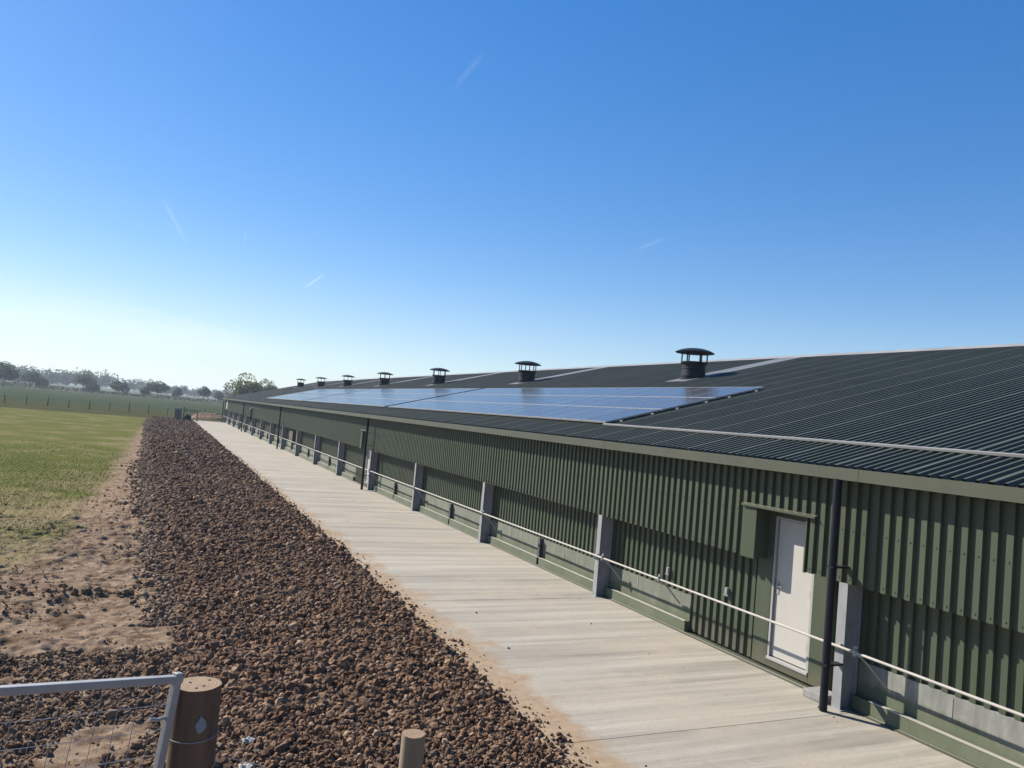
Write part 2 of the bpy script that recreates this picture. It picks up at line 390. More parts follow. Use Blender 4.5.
# gravel bed under the stones
bx_ = np.linspace(0, 1, 40); by_ = np.concatenate([np.arange(4.2, 30, .12), np.linspace(30, 103, 200)])
u, v = np.meshgrid(bx_, by_)
X = XL(v) - .05 + (XR(v) + .05 - XL(v)) * u
prof = np.clip(np.minimum(u, 1 - u) * 9, 0, 1)
Z = bank(X, v) * (v < 5.7) - .03 + .075 * prof + fbm(X * 2.5, v * 2.5, 4, 5) * .09 * prof + fbm(X * .6, v * .6, 2, 8) * .1 * prof
n0, n1_ = u.shape; idx = np.arange(n0 * n1_).reshape(n0, n1_)
bed_me = np_mesh('gravel_bed', np.stack([X.ravel(), v.ravel(), Z.ravel()], 1), np.stack([idx[:-1, :-1], idx[:-1, 1:], idx[1:, 1:], idx[1:, :-1]], -1).reshape(-1, 4), M['bed'], True)
tag(link('gravel_bed', bed_me, None), kind='structure')
def bed_z(x, y):
    uu = np.clip((x - XL(y) + .05) / (XR(y) - XL(y) + .1), 0, 1); pr = np.clip(np.minimum(uu, 1 - uu) * 9, 0, 1)
    return bank(x, y) * (y < 5.7) - .03 + .075 * pr + fbm(x * 2.5, y * 2.5, 4, 5) * .09 * pr + fbm(x * .6, y * .6, 2, 8) * .1 * pr

# stones: deformed icosahedra
t_ = (1 + 5 ** .5) / 2
ICO = np.array([(-1, t_, 0), (1, t_, 0), (-1, -t_, 0), (1, -t_, 0), (0, -1, t_), (0, 1, t_), (0, -1, -t_), (0, 1, -t_), (t_, 0, -1), (t_, 0, 1), (-t_, 0, -1), (-t_, 0, 1)]) / math.sqrt(1 + t_ * t_)
ICF = np.array([(0, 11, 5), (0, 5, 1), (0, 1, 7), (0, 7, 10), (0, 10, 11), (1, 5, 9), (5, 11, 4), (11, 10, 2), (10, 7, 6), (7, 1, 8), (3, 9, 4), (3, 4, 2), (3, 2, 6), (3, 6, 8), (3, 8, 9), (4, 9, 5), (2, 4, 11), (6, 2, 10), (8, 6, 7), (9, 8, 1)])
def stones(name, x, y, z, r, mat, flat=.72):
    n = len(x)
    sh = ICO[None] * (1 + rng.uniform(-.28, .28, (n, 12, 1)))
    sc = np.stack([rng.uniform(.8, 1.35, n), rng.uniform(.8, 1.2, n), rng.uniform(.6, 1.0, n) * flat / .72], 1)
    sh = sh * sc[:, None]
    q = rng.normal(size=(n, 4)); q /= np.linalg.norm(q, axis=1)[:, None]; w_, a, b_, c = q.T
    Rm = np.stack([1 - 2 * (b_ * b_ + c * c), 2 * (a * b_ - c * w_), 2 * (a * c + b_ * w_), 2 * (a * b_ + c * w_), 1 - 2 * (a * a + c * c), 2 * (b_ * c - a * w_), 2 * (a * c - b_ * w_), 2 * (b_ * c + a * w_), 1 - 2 * (a * a + b_ * b_)], 1).reshape(n, 3, 3)
    sh = np.einsum('nij,nkj->nki', Rm, sh) * r[:, None, None]
    V = sh + np.stack([x, y, z], 1)[:, None]
    Fa = ICF[None] + (np.arange(n) * 12)[:, None, None]
    me = np_mesh(name, V.reshape(-1, 3), Fa.reshape(-1, 3), mat, False)
    return link(name, me, None)
def scatter(n, y0, y1, xl, xr, pw=1.0):
    t = rng.uniform(0, 1, n) ** pw; y = y0 + (y1 - y0) * t
    a, b_ = xl(y), xr(y); x = a + (b_ - a) * rng.uniform(0, 1, n); return x, y
XX, YY, RR = [], [], []
for n, y0, y1, rm in ((46000, 5.2, 17, .0265), (36000, 17, 38, .036), (26000, 38, 103, .055)):
    x, y = scatter(n, y0, y1, lambda Y: XL(Y) - .12, lambda Y: XR(Y) - .0)
    jit = (fbm(y * 1.7, y * 0 + 3, 3, 2) * .5); x = np.where(x < XL(y) + .5, x + jit * np.clip((XL(y) + .5 - x) / .5, 0, 1), x)
    XX.append(x); YY.append(y); RR.append(np.clip(rm * np.exp(rng.normal(-.06, .44, n)), .010, rm * 2.3))
x = np.concatenate(XX); y = np.concatenate(YY); r = np.concatenate(RR)
# soil patches near the fence carry finer stones
fn = np.clip((9 - y) / 2.2, 0, 1) * .35; r = r * (1 - fn)
z = bed_z(x, y) + rng.uniform(-.2, .85, len(x)) * r
tag(stones('gravel', x, y, z, r, M['stones']), 'bed of broken reddish brown stones running alongside the concrete apron', 'gravel', kind='stuff')
# pale kerb of stones along the left margin
n = 5200; y = 12 + 90 * rng.uniform(0, 1, n) ** 1.5; x = XL(y) - .06 + rng.normal(0, .16, n) - .12
r = np.clip(np.interp(y, [12, 40, 103], [.026, .036, .05]) * np.exp(rng.normal(0, .35, n)), .012, .09)
tag(stones('pale_gravel', x, y, ground_z(x, y) + r * .4, r, M['palestones']), 'pale stones spilt along the field side of the gravel', 'gravel', kind='stuff')
# earth clods: by the fence, across the near soil, and a few runs further on
CX, CY, CR = [], [], []
n = 42000; x = rng.uniform(-4.2, 1.0, n); y = rng.uniform(5.3, 10.9, n)
keep = (fbm(x * .9, y * .9, 3, 31) > -.03 - .2 * (y > 9.2) + .10 * ((y < 8.6) & (x < .2))) ; x, y = x[keep], y[keep]
CX.append(x); CY.append(y); CR.append(np.clip(.0155 * np.exp(rng.normal(0, .45, len(x))), .006, .06))
n = 6500; x = rng.uniform(-5, .6, n); y = rng.uniform(10.9, 26, n)
keep = (fbm(x * .55 + 3, y * 1.1, 3, 41) > .09); x, y = x[keep], y[keep]
CX.append(x); CY.append(y); CR.append(np.clip(.014 * np.exp(rng.normal(0, .5, len(x))), .005, .06))
n = 7000; x = rng.uniform(-6, .9, n); y = 6 + 22 * rng.uniform(0, 1, n) ** 1.3
CX.append(x); CY.append(y); CR.append(np.clip(.009 * np.exp(rng.normal(0, .5, n)), .004, .05))
n = 420; y = rng.uniform(13.5, 15.2, n); x = rng.uniform(-3, .2, n)
y = 14.2 + .4 * np.sin(x * 1.7) + rng.normal(0, .34, n) * (1 + .6 * np.sin(x * 4))
CX.append(x); CY.append(y); CR.append(np.clip(.022 * np.exp(rng.normal(0, .5, n)), .008, .08))
n = 500; y = 22 + 18 * rng.uniform(0, 1, n); x = XL(y) - .25 - np.abs(rng.normal(0, .35, n))
CX.append(x); CY.append(y); CR.append(np.clip(.035 * np.exp(rng.normal(0, .4, n)), .012, .10))
x, y, r = map(np.concatenate, (CX, CY, CR))
tag(stones('soil_clods', x, y, ground_z(x, y) + r * rng.uniform(-.1, .5, len(x)), r, M['clods'], .65), 'dark earth clods strewn over the bare soil track', 'soil', kind='stuff')
# soil crumbs on the apron's edge
n = 1500; y = 5.5 + 40 * rng.uniform(0, 1, n) ** 1.6; x = XR(y) + np.abs(rng.normal(0, .16, n)) - .03
r = np.clip(.013 * np.exp(rng.normal(0, .55, n)), .005, .05)
tag(stones('soil_crumbs', x, y, r * .35, r, M['clods'], .6), 'crumbs of earth and grit spilt over the apron edge', 'soil', kind='stuff')

n = 34; y = 6 + 40 * rng.uniform(0, 1, n) ** 1.4; x = rng.uniform(4.5, 8.1, n)
r = np.clip((.011 * np.exp(rng.normal(0, .5, n))), .006, .03)
tag(stones('loose_earth', x, y, r * .3, r, M['clods'], .6), 'few loose bits of earth dropped on the pale concrete', 'soil', kind='stuff')
# seedlings in drilled rows
def blades(name, x, y, h, mat, wid=.012):
    n = len(x); k = 3
    x = np.repeat(x, k); y = np.repeat(y, k); h = np.repeat(h, k) * rng.uniform(.6, 1.2, n * k)
    a = rng.uniform(0, 2 * math.pi, n * k); ln = rng.uniform(.15, .7, n * k) * h; w_ = wid * (1 + np.repeat(np.clip(y[::k] / 30, 0, 3), k))
    z = ground_z(x, y) - .005
    dx, dy = np.cos(a), np.sin(a)
    p0 = np.stack([x - dy * w_ / 2, y + dx * w_ / 2, z], 1); p1 = np.stack([x + dy * w_ / 2, y - dx * w_ / 2, z], 1)
    p2 = np.stack([x + dx * ln, y + dy * ln, z + h], 1)
    V = np.stack([p0, p1, p2], 1).reshape(-1, 3)
    return link(name, np_mesh(name, V, np.arange(len(V)).reshape(-1, 3), mat), None)
def fieldpts(n, y0, y1, x0, drill=True):
    y = y0 + (y1 - y0) * rng.uniform(0, 1, n) ** 1.25; x = rng.uniform(x0, 1, n) * 1.
    if drill: x = np.round(x / .15) * .15 + rng.normal(0, .032, n)
    lim = .0145 * y - 1.72 + fbm(x * .9, y * .9, 3, 61) * 1.4 - 3.2 * np.clip((17 - y) / 5, 0, 1)
    pd = np.clip((y - 11) / 24, .12, 1) + fbm(x * .35, y * .35, 3, 71) * 1.3
    k = (x < lim) & (rng.uniform(0, 1, n) < pd * np.clip((y1 - y) / (y1 - 24), 0, 1)); return x[k], y[k]
x, y = fieldpts(150000, 12, 50, -18); h = rng.uniform(.018, .048, len(x))
tag(blades('seedlings', x, y, h, M['blade']), 'young green seedlings in drilled rows across the field', 'grass', kind='stuff')
x, y = fieldpts(16000, 12, 34, -13); h = rng.uniform(.02, .05, len(x))
tag(blades('dry_stubble', x, y, h, M['straw']), 'dry straw coloured stubble between the green rows', 'grass', kind='stuff')

# ------------------------------------------------------------------ poultry house
YB0, YB1 = -5.0, 104.9
house = empty('poultry_house', (14, 50, 0), 'long low olive green shed with corrugated walls and dark ribbed roof', 'barn')
TH = R(15.2); ct, st = math.cos(TH), math.sin(TH)
E0 = (8.0, 3.055); SR = 12.73
RX, RZ = E0[0] + SR * ct, E0[1] + SR * st
POST0, BAY = 7.15, 6.0
posts_y = [POST0 + BAY * k for k in range(-2, 17)]

def cladding(mb, x, y0, y1, z0, z1, pitch=.167, crest=.074, fl=.010, depth=.042):
    """box-profile sheet: crests stand out towards -X; top and bottom edges follow z0, z1"""
    pr = []
    k = math.floor(y0 / pitch)
    y = k * pitch
    while y < y1 + pitch:
        pr += [(y, 0), (y + crest, 0), (y + crest + fl, depth), (y + pitch - fl, depth)]
        y += pitch
    pts = []
    for (a, da), (b_, db) in zip(pr[:-1], pr[1:]):
        for yy_, dd in ((a, da),):
            if y0 <= yy_ <= y1: pts.append((yy_, dd))
        for lim in (y0, y1):
            if a < lim < b_: pts.append((lim, da + (db - da) * (lim - a) / (b_ - a)))
    pts = sorted(set(pts))
    v = []; f = []
    for yy_, dd in pts: v += [(x + dd, yy_, z0), (x + dd, yy_, z1)]
    for i in range(len(pts) - 1): f.append((2 * i, 2 * i + 1, 2 * i + 3, 2 * i + 2))
    mb.add(v, f)
XU, XLW = 8.285, 8.575
doors_y = [POST0, POST0 + 24]          # doors stand just beyond these posts
# --- roof: both slopes of ribbed sheet
def roof_profile():
    """heights of the ribs along Y; a broad lap rib every seventh"""
    pts = []; y = YB0; k = 0; pit = .1425
    while y < YB1 - .2:
        cw = .058 if k % 7 == 0 else .030
        pts += [(y, 0), (y + .022, .046), (y + .022 + cw, .046), (y + .046 + cw, 0)]
        y += pit + (cw - .03) * .9; k += 1
    pts.append((YB1, 0)); return pts
pr = roof_profile()
for name, sgn in (('roof', 1), ('rear_roof', -1)):
    mb = MB(); v = []; f = []
    ss = [.03, 1.9, 3.9, 6.2, 8.4, 10.5, SR]
    for y, h in pr:
        for s in ss:
            px = E0[0] + s * ct - h * st; pz = E0[1] + s * st + h * ct
            v.append((px if sgn == 1 else 2 * RX - px, y, pz))
    k = len(ss)
    for i in range(len(pr) - 1):
        for j in range(k - 1):
            q = (i * k + j, i * k + j + 1, (i + 1) * k + j + 1, (i + 1) * k + j); f.append(q if sgn == -1 else q[::-1])
    mb.add(v, f); ob = mb.build(name, M['roof'], house)
    if sgn == 1: roof = ob
mb = MB()                                # ridge capping
capv = [(RX - .33, RZ - .33 * math.tan(TH) + .055), (RX, RZ + .085), (RX + .33, RZ - .33 * math.tan(TH) + .055), (RX, RZ + .06)]
mb.prism(capv[::-1], YB0 - .05, YB1 + .05); mb.build('ridge_cap', M['ridge'], house)
# deck beneath the sheets
mb = MB()
mb.prism([(8.5, 2.7), (31.5, 2.7), (2 * RX - E0[0] - .2, E0[1] - .02), (RX, RZ - .06), (E0[0] + .2, E0[1] - .02)], YB0 + .06, YB1 - .1)
mb.build('roof_void', M['dark'], house)
# --- gutter fascia in lengths
mb = MB()
yj = YB0
while yj < YB1:
    y2 = min(yj + 6, YB1 + .05)
    mb.prism([(8.02, 2.925), (8.27, 2.925), (8.27, 2.945), (8.035, 2.945), (8.035, 3.05), (8.06, 3.06), (8.06, 3.078), (8.02, 3.078)], yj + .0003, y2 - .0003)
    mb.box(8.0172, 8.0198, yj - .04, yj + .04, 2.926, 3.078)
    yj += 6
mb.build('gutter', M['trim'], house)
# --- upper cladding around the door openings
mb = MB(); ycur = YB0
opn = [(d + .84, d + 2.07) for d in doors_y]
for a, b_ in opn:
    cladding(mb, XU, ycur, a, 1.6, 2.93); cladding(mb, XU, a, b_, 2.37, 2.93); ycur = b_
cladding(mb, XU, ycur, YB1, 1.6, 2.93)
for k in range(int(-1 / .167), int(34 / .167)):
    yc = k * .167 + .039
    if any(a - .02 < yc < b_ + .02 for a, b_ in opn): continue
    for zc in (1.66, 2.28):
        mb.box(XU - .007, XU - .0005, yc - .008, yc + .008, zc - .008, zc + .008, 1)
mb.build('upper_cladding', None, house, mats=[M['olive'], M['darksteel']])
# soffit lining behind the upper sheets, and the core of the walls
mb = MB()
for a, b_ in zip([YB0 + .05] + [q[1] for q in opn], [q[0] for q in opn] + [YB1 - .05]): mb.box(XU + .058, XU + .07, a, b_, 1.62, 2.90)
mb.build('cladding_backing', M['dark'], house)
mb = MB(); mb.box(8.66, 31.3, YB0 + .05, YB1 - .1, 0, 2.69); mb.build('wall_core', M['olive'], house)
mb = MB(); cladding(mb, 8.64, YB0, YB1, 2.7, 2.71)
for yg, s in ((YB0 + .02, 1), (YB1 - .05, -1)):
    mb.prism([(8.3, 0), (31.6, 0), (31.6, 2.95), (RX, RZ - .04), (8.3, 2.95)][::1], yg - .02, yg + .02)
mb.build('gable_wall', M['olive'], house)
# --- door bays
def door_set(d):
    """door, frame, hood and flat flashings of the door just beyond the post at d"""
    fl = MB()
    fl.box(XU - .012, XU + .045, d + 1.80, d + 2.08, 1.585, 2.36)            # broad flashing left of the opening
    fl.box(XU - .006, XU + .045, d + .825, d + .85, 1.59, 2.36)
    fl.box(XU + .045, XLW + .02, d + 1.80, d + 1.815, 1.6, 2.36)            # reveal
    fl.box(XLW - .035, XLW + .03, d + 1.68, d + 1.98, .06, 2.45)             # flat strips beside the door
    fl.box(XLW - .035, XLW + .03, d + 0.56, d + 0.88, .06, 2.45)
    fl.box(XLW - .036, XLW + .03, d + 0.885, d + 1.675, .06, .155)
    fl.box(XLW - .02, XLW + .03, d + 0.885, d + 1.675, 2.25, 2.45)
    fl.build('door_flashing', M['olive'], house)
    h = MB(); h.prism([(XU - .05, 2.345), (XU + .02, 2.36), (XU + .02, 2.395), (XU - .05, 2.375)], d + .66, d + 2.10)
    h.build('door_hood', M['trim'], house)
    dr = MB(); dr.box(XLW + .004, XLW + .045, d + 0.94, d + 1.63, .215, 2.20)
    do = bevel(dr.build('door', M['white'], house), .004)
    for zh in (.45, 1.2, 1.95):
        q = MB(); q.box(XLW - .008, XLW + .003, d + 0.938, d + 0.97, zh, zh + .11); q.build('hinge', M['galv'], do)
    hh = MB(); hh.box(XLW - .004, XLW + .003, d + 1.555, d + 1.595, 1.12, 1.30); hh.tube([(XLW - .035, d + 1.575, 1.24), (XLW - .04, d + 1.46, 1.24)], .010, 8); hh.tube([(XLW, d + 1.575, 1.24), (XLW - .037, d + 1.575, 1.24)], .010, 8)
    hh.build('door_handle', M['galv'], do)
    fr = MB()
    fr.box(XLW - .03, XLW + .05, d + 1.635, d + 1.678, .16, 2.245); fr.box(XLW - .03, XLW + .05, d + 0.887, d + 0.935, .16, 2.245)
    fr.box(XLW - .029, XLW + .05, d + 0.935, d + 1.635, 2.205, 2.244)
    fr.box(XLW - .05, XLW + .05, d + 0.89, d + 1.675, .157, .2)
    bevel(fr.build('door_frame', M['frame'], house), .004)
    cl = MB(); cladding(cl, XLW - .01, d + 1.981, d + 3.52, .06, 2.6); cl.build('lower_cladding', M['olive'], house)
for d in doors_y: door_set(d)
# --- bays of the recessed lower wall
for k, p in enumerate(posts_y[:-1]):
    y0, y1 = p + .23, p + BAY + .08
    is_door = any(abs(p - d) < .01 for d in doors_y)
    seg = (p + 3.525, y1) if is_door else (y0, y1)
    if is_door:
        q = MB(); cladding(q, XLW, y0, p + .62, .06, 2.6); q.build('lower_cladding', M['olive'], house)
    q = MB(); cladding(q, XLW, seg[0] + .002, seg[1], .63, 2.6); q.build('lower_cladding', M['olive'], house)
    q = MB(); q.box(XLW - .005, XLW + .07, seg[0] + .003, seg[1], .05, .625)
    pl = q.build('plinth_panel', M['plinth'], house)
    L = seg[1] - seg[0]
    q = MB(); q.box(XLW - .10, XLW - .006, seg[0] + .004, seg[1] - .002, .032, .196); q.build('kick_board', M['plinth'], pl)
    q = MB(); q.box(XLW - .106, XLW - .05, seg[0] + .02, seg[1] - .25, .1965, .207); q.build('ledge', M['rail'], pl)
    for fr_ in ((.62,) if is_door else (.30, .78)):
        yj = seg[0] + L * fr_
        q = MB(); q.box(XLW - .010, XLW - .0055, yj - .012, yj + .012, .38, .60); q.build('joint_strip', M['ridge'], pl)
    q = MB(); q.box(XLW - .03, XLW + .02, y0 + .0, y0 + .001 + (0 if is_door else .11), .05, 1.58)
    if not is_door: q.build('corner_flashing', M['olive'], house)
    if not is_door and k > 2:
        q = MB(); yc = p + 3.05
        q.box(XLW - .10, XLW - .092, yc - .05, yc + .05, 0, .64); q.box(XLW - .016, XLW - .008, yc - .05, yc + .05, 0, .64); q.box(XLW - .092, XLW - .016, yc - .004, yc + .004, 0, .64)
        q.build('stub_post', M['darksteel'], house)
# base flashing, lit ledge at the foot of the wall
mb = MB()
for k, p in enumerate(posts_y[:-1]):
    mb.prism([(XLW - .135, 0), (XLW - .005, 0), (XLW - .005, .03), (XLW - .108, .03), (XLW - .112, .022), (XLW - .135, .014)], p + .23, p + BAY + .08)
mb.build('base_flashing', M['trim'], house)
# --- steel posts
mb = MB()
def ibeam(mb, x0, x1, y0, y1, z0, z1):
    yc = (y0 + y1) / 2
    mb.box(x0, x0 + .012, y0, y1, z0, z1); mb.box(x1 - .012, x1, y0, y1, z0, z1); mb.box(x0 + .0122, x1 - .0122, yc - .02, yc + .02, z0, z1)
p0 = posts_y[0]
ibeam(mb, 8.285, 8.56, p0 + .085, p0 + .225, 0, 1.598)
post0 = mb.build('post', M['galvpost'], house)
q = MB(); q.box(8.255, 8.6, p0 + .05, p0 + .26, 0, .012)
q.build('base_plate', M['galv'], post0)
for p in posts_y[1:]: copy_tree(post0, house, (0, p - p0, 0))
# --- downpipes
mb = MB(); yd = posts_y[0] + .06
yd += .07
mb.tube([(8.04, yd, 2.93), (8.042, yd, .01)], .050, 14)
dp = mb.build('downpipe', M['black'], house, smooth=False)
for zb in (.57, 1.80):
    q = MB(); q.prism([(7.992, zb), (8.284, zb), (8.284, zb + .022), (7.992, zb + .022)], yd - .054, yd + .054); q.build('pipe_bracket', M['black'], dp)
for k in (2, 6, 10, 14, 18):
    copy_tree(dp, house, (0, posts_y[k] - posts_y[0], 0))
for ch in list(dp.children): bpy.data.objects.remove(ch)
bpy.data.objects.remove(dp)
# --- pipe rail with clamps and braces
mb = MB(); mb.tube([(8.235, YB0, .80), (8.235, YB1 - .2, .80)], .017, 10)
rail = mb.build('pipe_rail', M['rail'], house)
def brace(y, z=.80):
    q = MB(); q.tube([(8.232, y, z + .01), (8.36, y - .08, z - .12), (8.54, y - .22, z - .37)], .014, 8)
    q.build('brace', M['galv'], rail)
    q = MB(); q.lathe([(.036, -.03), (.036, .03)], 10, (8.235, y, z)); q.box(8.222, 8.248, y - .02, y + .02, z, z + .085); q.box(8.20, 8.27, y - .008, y + .008, z - .045, z + .05)
    q.build('clamp', M['galv'], rail)
for k, p in enumerate(posts_y[:-1]):
    brace(p - .14 if k < 4 else p - .1)
    q = MB(); q.box(8.25, 8.284, p + .11, p + .18, .765, .835); q.build('clamp', M['galv'], rail)
brace(POST0 + 4.0)
for yb in (POST0 + 4.15, POST0 + 2.6):
    q = MB(); q.box(XLW - .06, XLW - .012, yb, yb + .05, .86, .97); q.box(XLW - .06, XLW - .05, yb - .02, yb + .07, .84, .87)
    q.build('wall_bracket', M['galvpost'], house)
# far odds and ends of the wall
q = MB(); q.box(XU - .03, XU - .003, 100.2, 101.6, 1.75, 2.9); q.build('white_board', M['white'], house)
q = MB(); q.tube([(8.15, 73.5, 1.2), (8.15, 73.5, 2.35)], .07, 10); q.lathe([(.14, 0), (.14, .05), (.02, .14)], 12, (8.15, 73.5, 2.33)); q.box(8.16, 8.3, 73.47, 73.53, 1.9, 1.94)
q.build('vent_pipe', M['black'], house)
q = MB(); q.box(8.40, XLW - .012, 51.6, 52.9, .75, 1.4); q.build('hatch', M['rust'], house)
# --- roof chimneys
CH0 = 20.42; CS = 8.08
cx, cz = E0[0] + CS * ct, E0[1] + CS * st
chy = [CH0 + 12.42 * k for k in range(7)]
q = MB()
q.lathe([(.40, -.30), (.395, .05), (.405, .06), (.405, .10), (.39, .11), (.375, .30), (.385, .31), (.385, .35), (.37, .36), (.375, .46), (.43, .51), (.43, .555), (.35, .555), (.34, .3)], 28, (cx, chy[0], cz))
chim = q.build('chimney', M['cowl'], house)
q = MB(); q.lathe([(.20, .835), (.62, .85), (.63, .87), (.50, .935), (.30, .99), (.1, 1.015), (.01, 1.02)], 28, (cx, chy[0], cz)); q.build('cowl', M['cowl'], chim)
for k in range(6):
    a = 2 * math.pi * (k + .3) / 6
    q = MB(); q.box(cx + .4 * math.cos(a) - .016, cx + .4 * math.cos(a) + .016, chy[0] + .4 * math.sin(a) - .016, chy[0] + .4 * math.sin(a) + .016, .55 + cz, .855 + cz); q.build('strut', M['cowl'], chim)
q = MB()
def slope_sheet(mb, s0, s1, y0, y1, h0=.050, h1=.056):
    c8 = []
    for h in (h0, h1):
        for y in (y0, y1):
            for s in (s0, s1): c8.append((E0[0] + s * ct - h * st, y, E0[1] + s * st + h * ct))
    mb.add(c8, [(0, 2, 3, 1), (4, 5, 7, 6), (0, 1, 5, 4), (2, 6, 7, 3), (0, 4, 6, 2), (1, 3, 7, 5)])
slope_sheet(q, CS - .75, SR - .33, chy[0] - .52, chy[0] + .52)
q.build('flashing_sheet', M['flash'], chim)
for y in chy[1:]: copy_tree(chim, house, (0, y - chy[0], 0))

# conduit along the roof below the solar panels
q = MB()
slope_sheet(q, 1.10, 1.155, -3, 14.74, .055, .085)
tr = tag(q.build('cable_tray', M['ridge']), 'pale cable tray crossing the roof ribs in front of the solar panels', 'cable tray')

# ------------------------------------------------------------------ solar arrays
PW, PS = 1.02, 1.53
pm = MB(); pm.box(.028, PS - .028, .010, PW - .010, .028, .034)
panel_me = None
fm = MB()
fm.box(0, .028, 0, PW, 0, .037); fm.box(PS - .028, PS, 0, PW, 0, .037); fm.box(.028, PS - .028, 0, .010, 0, .037); fm.box(.028, PS - .028, PW - .010, PW, 0, .037)
first = None
sets = [(14.78, 17, 'nearest block of dark blue solar panels on the roof, ending by the cable tray'),
        (33.0, 19, 'middle block of dark blue solar panels on the roof between two narrow gaps'),
        (53.3, 18, 'farthest block of solar panels, pale with sky reflection, at the far roof end')]
for y0, n, lab in sets:
    bx0 = E0[0] + 1.2 * ct - .075 * st; bz0 = E0[1] + 1.2 * st + .075 * ct
    ar = empty('solar_array', (bx0, y0, bz0), lab, 'solar panels', 'solar panel blocks on the shed roof')
    ar.rotation_euler = (0, -TH, 0)
    for rr in range(3):
        for i in range(n):
            if first is None:
                me = bpy.data.meshes.new('solar_panel'); me.from_pydata(pm.v, [], pm.f); me.materials.append(M['solar'])
                me2 = bpy.data.meshes.new('frame'); me2.from_pydata(fm.v, [], fm.f); me2.materials.append(M['galv'])
                first = (me, me2)
            o = bpy.data.objects.new('solar_panel', first[0]); COL.objects.link(o); o.parent = ar; o.location = (rr * 1.55, i * 1.04, 0)
            f_ = bpy.data.objects.new('frame', first[1]); COL.objects.link(f_); f_.parent = o
    for s in (.35, 1.2, 1.9, 2.75, 3.45, 4.3):
        rl = MB(); rl.box(s, s + .04, -.12, n * 1.04 + .1, -.032, -.002)
        me = bpy.data.meshes.new('mounting_rail'); me.from_pydata(rl.v, [], rl.f); me.materials.append(M['galv'])
        o = bpy.data.objects.new('mounting_rail', me); COL.objects.link(o); o.parent = ar

# concrete block by the door
q = MB()
q.box(8.22, 8.53, 7.46, 7.80, 0, .105)
tag(bevel(q.build('concrete_block', M['block']), .012), 'low grey concrete block at the foot of the wall beside the near downpipe', 'block')

# ------------------------------------------------------------------ fence and gate in the foreground
PX, PY, PT = .283, 3.43, 2.115
gzp = float(bank(np.array(PX), np.array(PY)))
post = empty('gate_post', (PX, PY, gzp), 'thick round brown timber post with a diamond tag beside the metal gate', 'post')
def round_post(name, r, z0, z1, x, y, mat, parent, lean=(0, 0)):
    seg = 28; v = []; f = []; rows = 9
    for i in range(rows):
        t = i / (rows - 1); z = z0 + (z1 - z0) * t
        for k in range(seg):
            a = 2 * math.pi * k / seg; rr = r * (1 + .025 * math.sin(3 * a + 1) + .012 * math.sin(7 * a + 3 * t)) * (1.03 - .04 * t) * (1 if i < rows - 1 else .97)
            v.append((x + rr * math.cos(a) + lean[0] * (z - z1), y + rr * math.sin(a) + lean[1] * (z - z1), z + (0.004 if i == rows - 1 else 0)))
    for i in range(rows - 1):
        for k in range(seg): f.append((i * seg + k, i * seg + (k + 1) % seg, (i + 1) * seg + (k + 1) % seg, (i + 1) * seg + k))
    mb = MB(); mb.add(v, f); o = mb.build(name, mat, parent, smooth=True)
    top = MB(); top.add(v[-seg:], [tuple(range(seg))]); top.build('sawn_top', M['sawn'], parent)
    return o
round_post('shaft', .093, gzp - .4, PT, PX, PY, M['timber'], post)
# tag on the face towards the path up the bank
vd = np.array([-PX, -PY]); vd = vd / np.linalg.norm(vd)
def on_face(side, z, r=.0965):
    """a place on the post's face, side = metres to the right as seen from the bank"""
    rt = np.array([-vd[1], vd[0]]); a = side / r
    dirn = vd * math.cos(a) + rt * math.sin(a); return (PX + dirn[0] * r, PY + dirn[1] * r, z)
q = MB()
out = [(.0, .034), (.020, .012), (.026, -.012), (.012, -.03), (-.006, -.036), (-.020, -.004)]
vv = [on_face(.024 + a, 1.99 + b_, .0995) for a, b_ in out]; v2 = [on_face(.024 + a, 1.99 + b_, .094) for a, b_ in out]
q.add(vv + v2, [tuple(range(6)), tuple(range(11, 5, -1))] + [(i, i + 6, (i + 1) % 6 + 6, (i + 1) % 6) for i in range(6)])
q.build('tag', M['tag'], post)
for zc, tilt in ((1.925, .006), (1.80, .01)):
    q = MB(); pts = []
    for k in range(33):
        a = 2 * math.pi * k / 32; pts.append((PX + .0985 * math.cos(a), PY + .0985 * math.sin(a), zc + tilt * math.sin(a + .5)))
    q.tube(pts, .0016, 6); q.build('wire_loop', M['wire'], post)
for (a, b_) in ((.02, -.03), (-.03, .02), (.045, .035), (-.01, -.05)):
    q = MB(); q.lathe([(.006, 0), (.006, .006)], 8, (PX + a, PY + b_, PT)); q.build('nail', M['dark'], post)
# small post
SX, SY, ST = 1.075, 2.99, 2.02
gzs = float(bank(np.array(SX), np.array(SY)))
sp = empty('fence_post', (SX, SY, gzs), 'slim pale timber stake standing alone in front of the gravel', 'post')
round_post('shaft', .0485, gzs - .4, ST, SX, SY, M['paletimber'], sp)
# plain wires between them
q = MB()
for z0, z1 in ((1.83, 1.74), (1.60, 1.52), (1.36, 1.30), (1.12, 1.08)):
    pts = [(PX + .098 + (SX - .05 - PX - .098) * t, PY - .02 + (SY - PY + .02) * t, z0 + (z1 - z0) * t + .02 * math.sin(t * 9) * (1 - t) * t * 3) for t in np.linspace(0, 1, 14)]
    q.tube(pts, .0016, 5)
tag(q.build('fence_wire', M['wire']), 'thin slack fence wires strung from the thick gate post to the pale stake', 'wire')
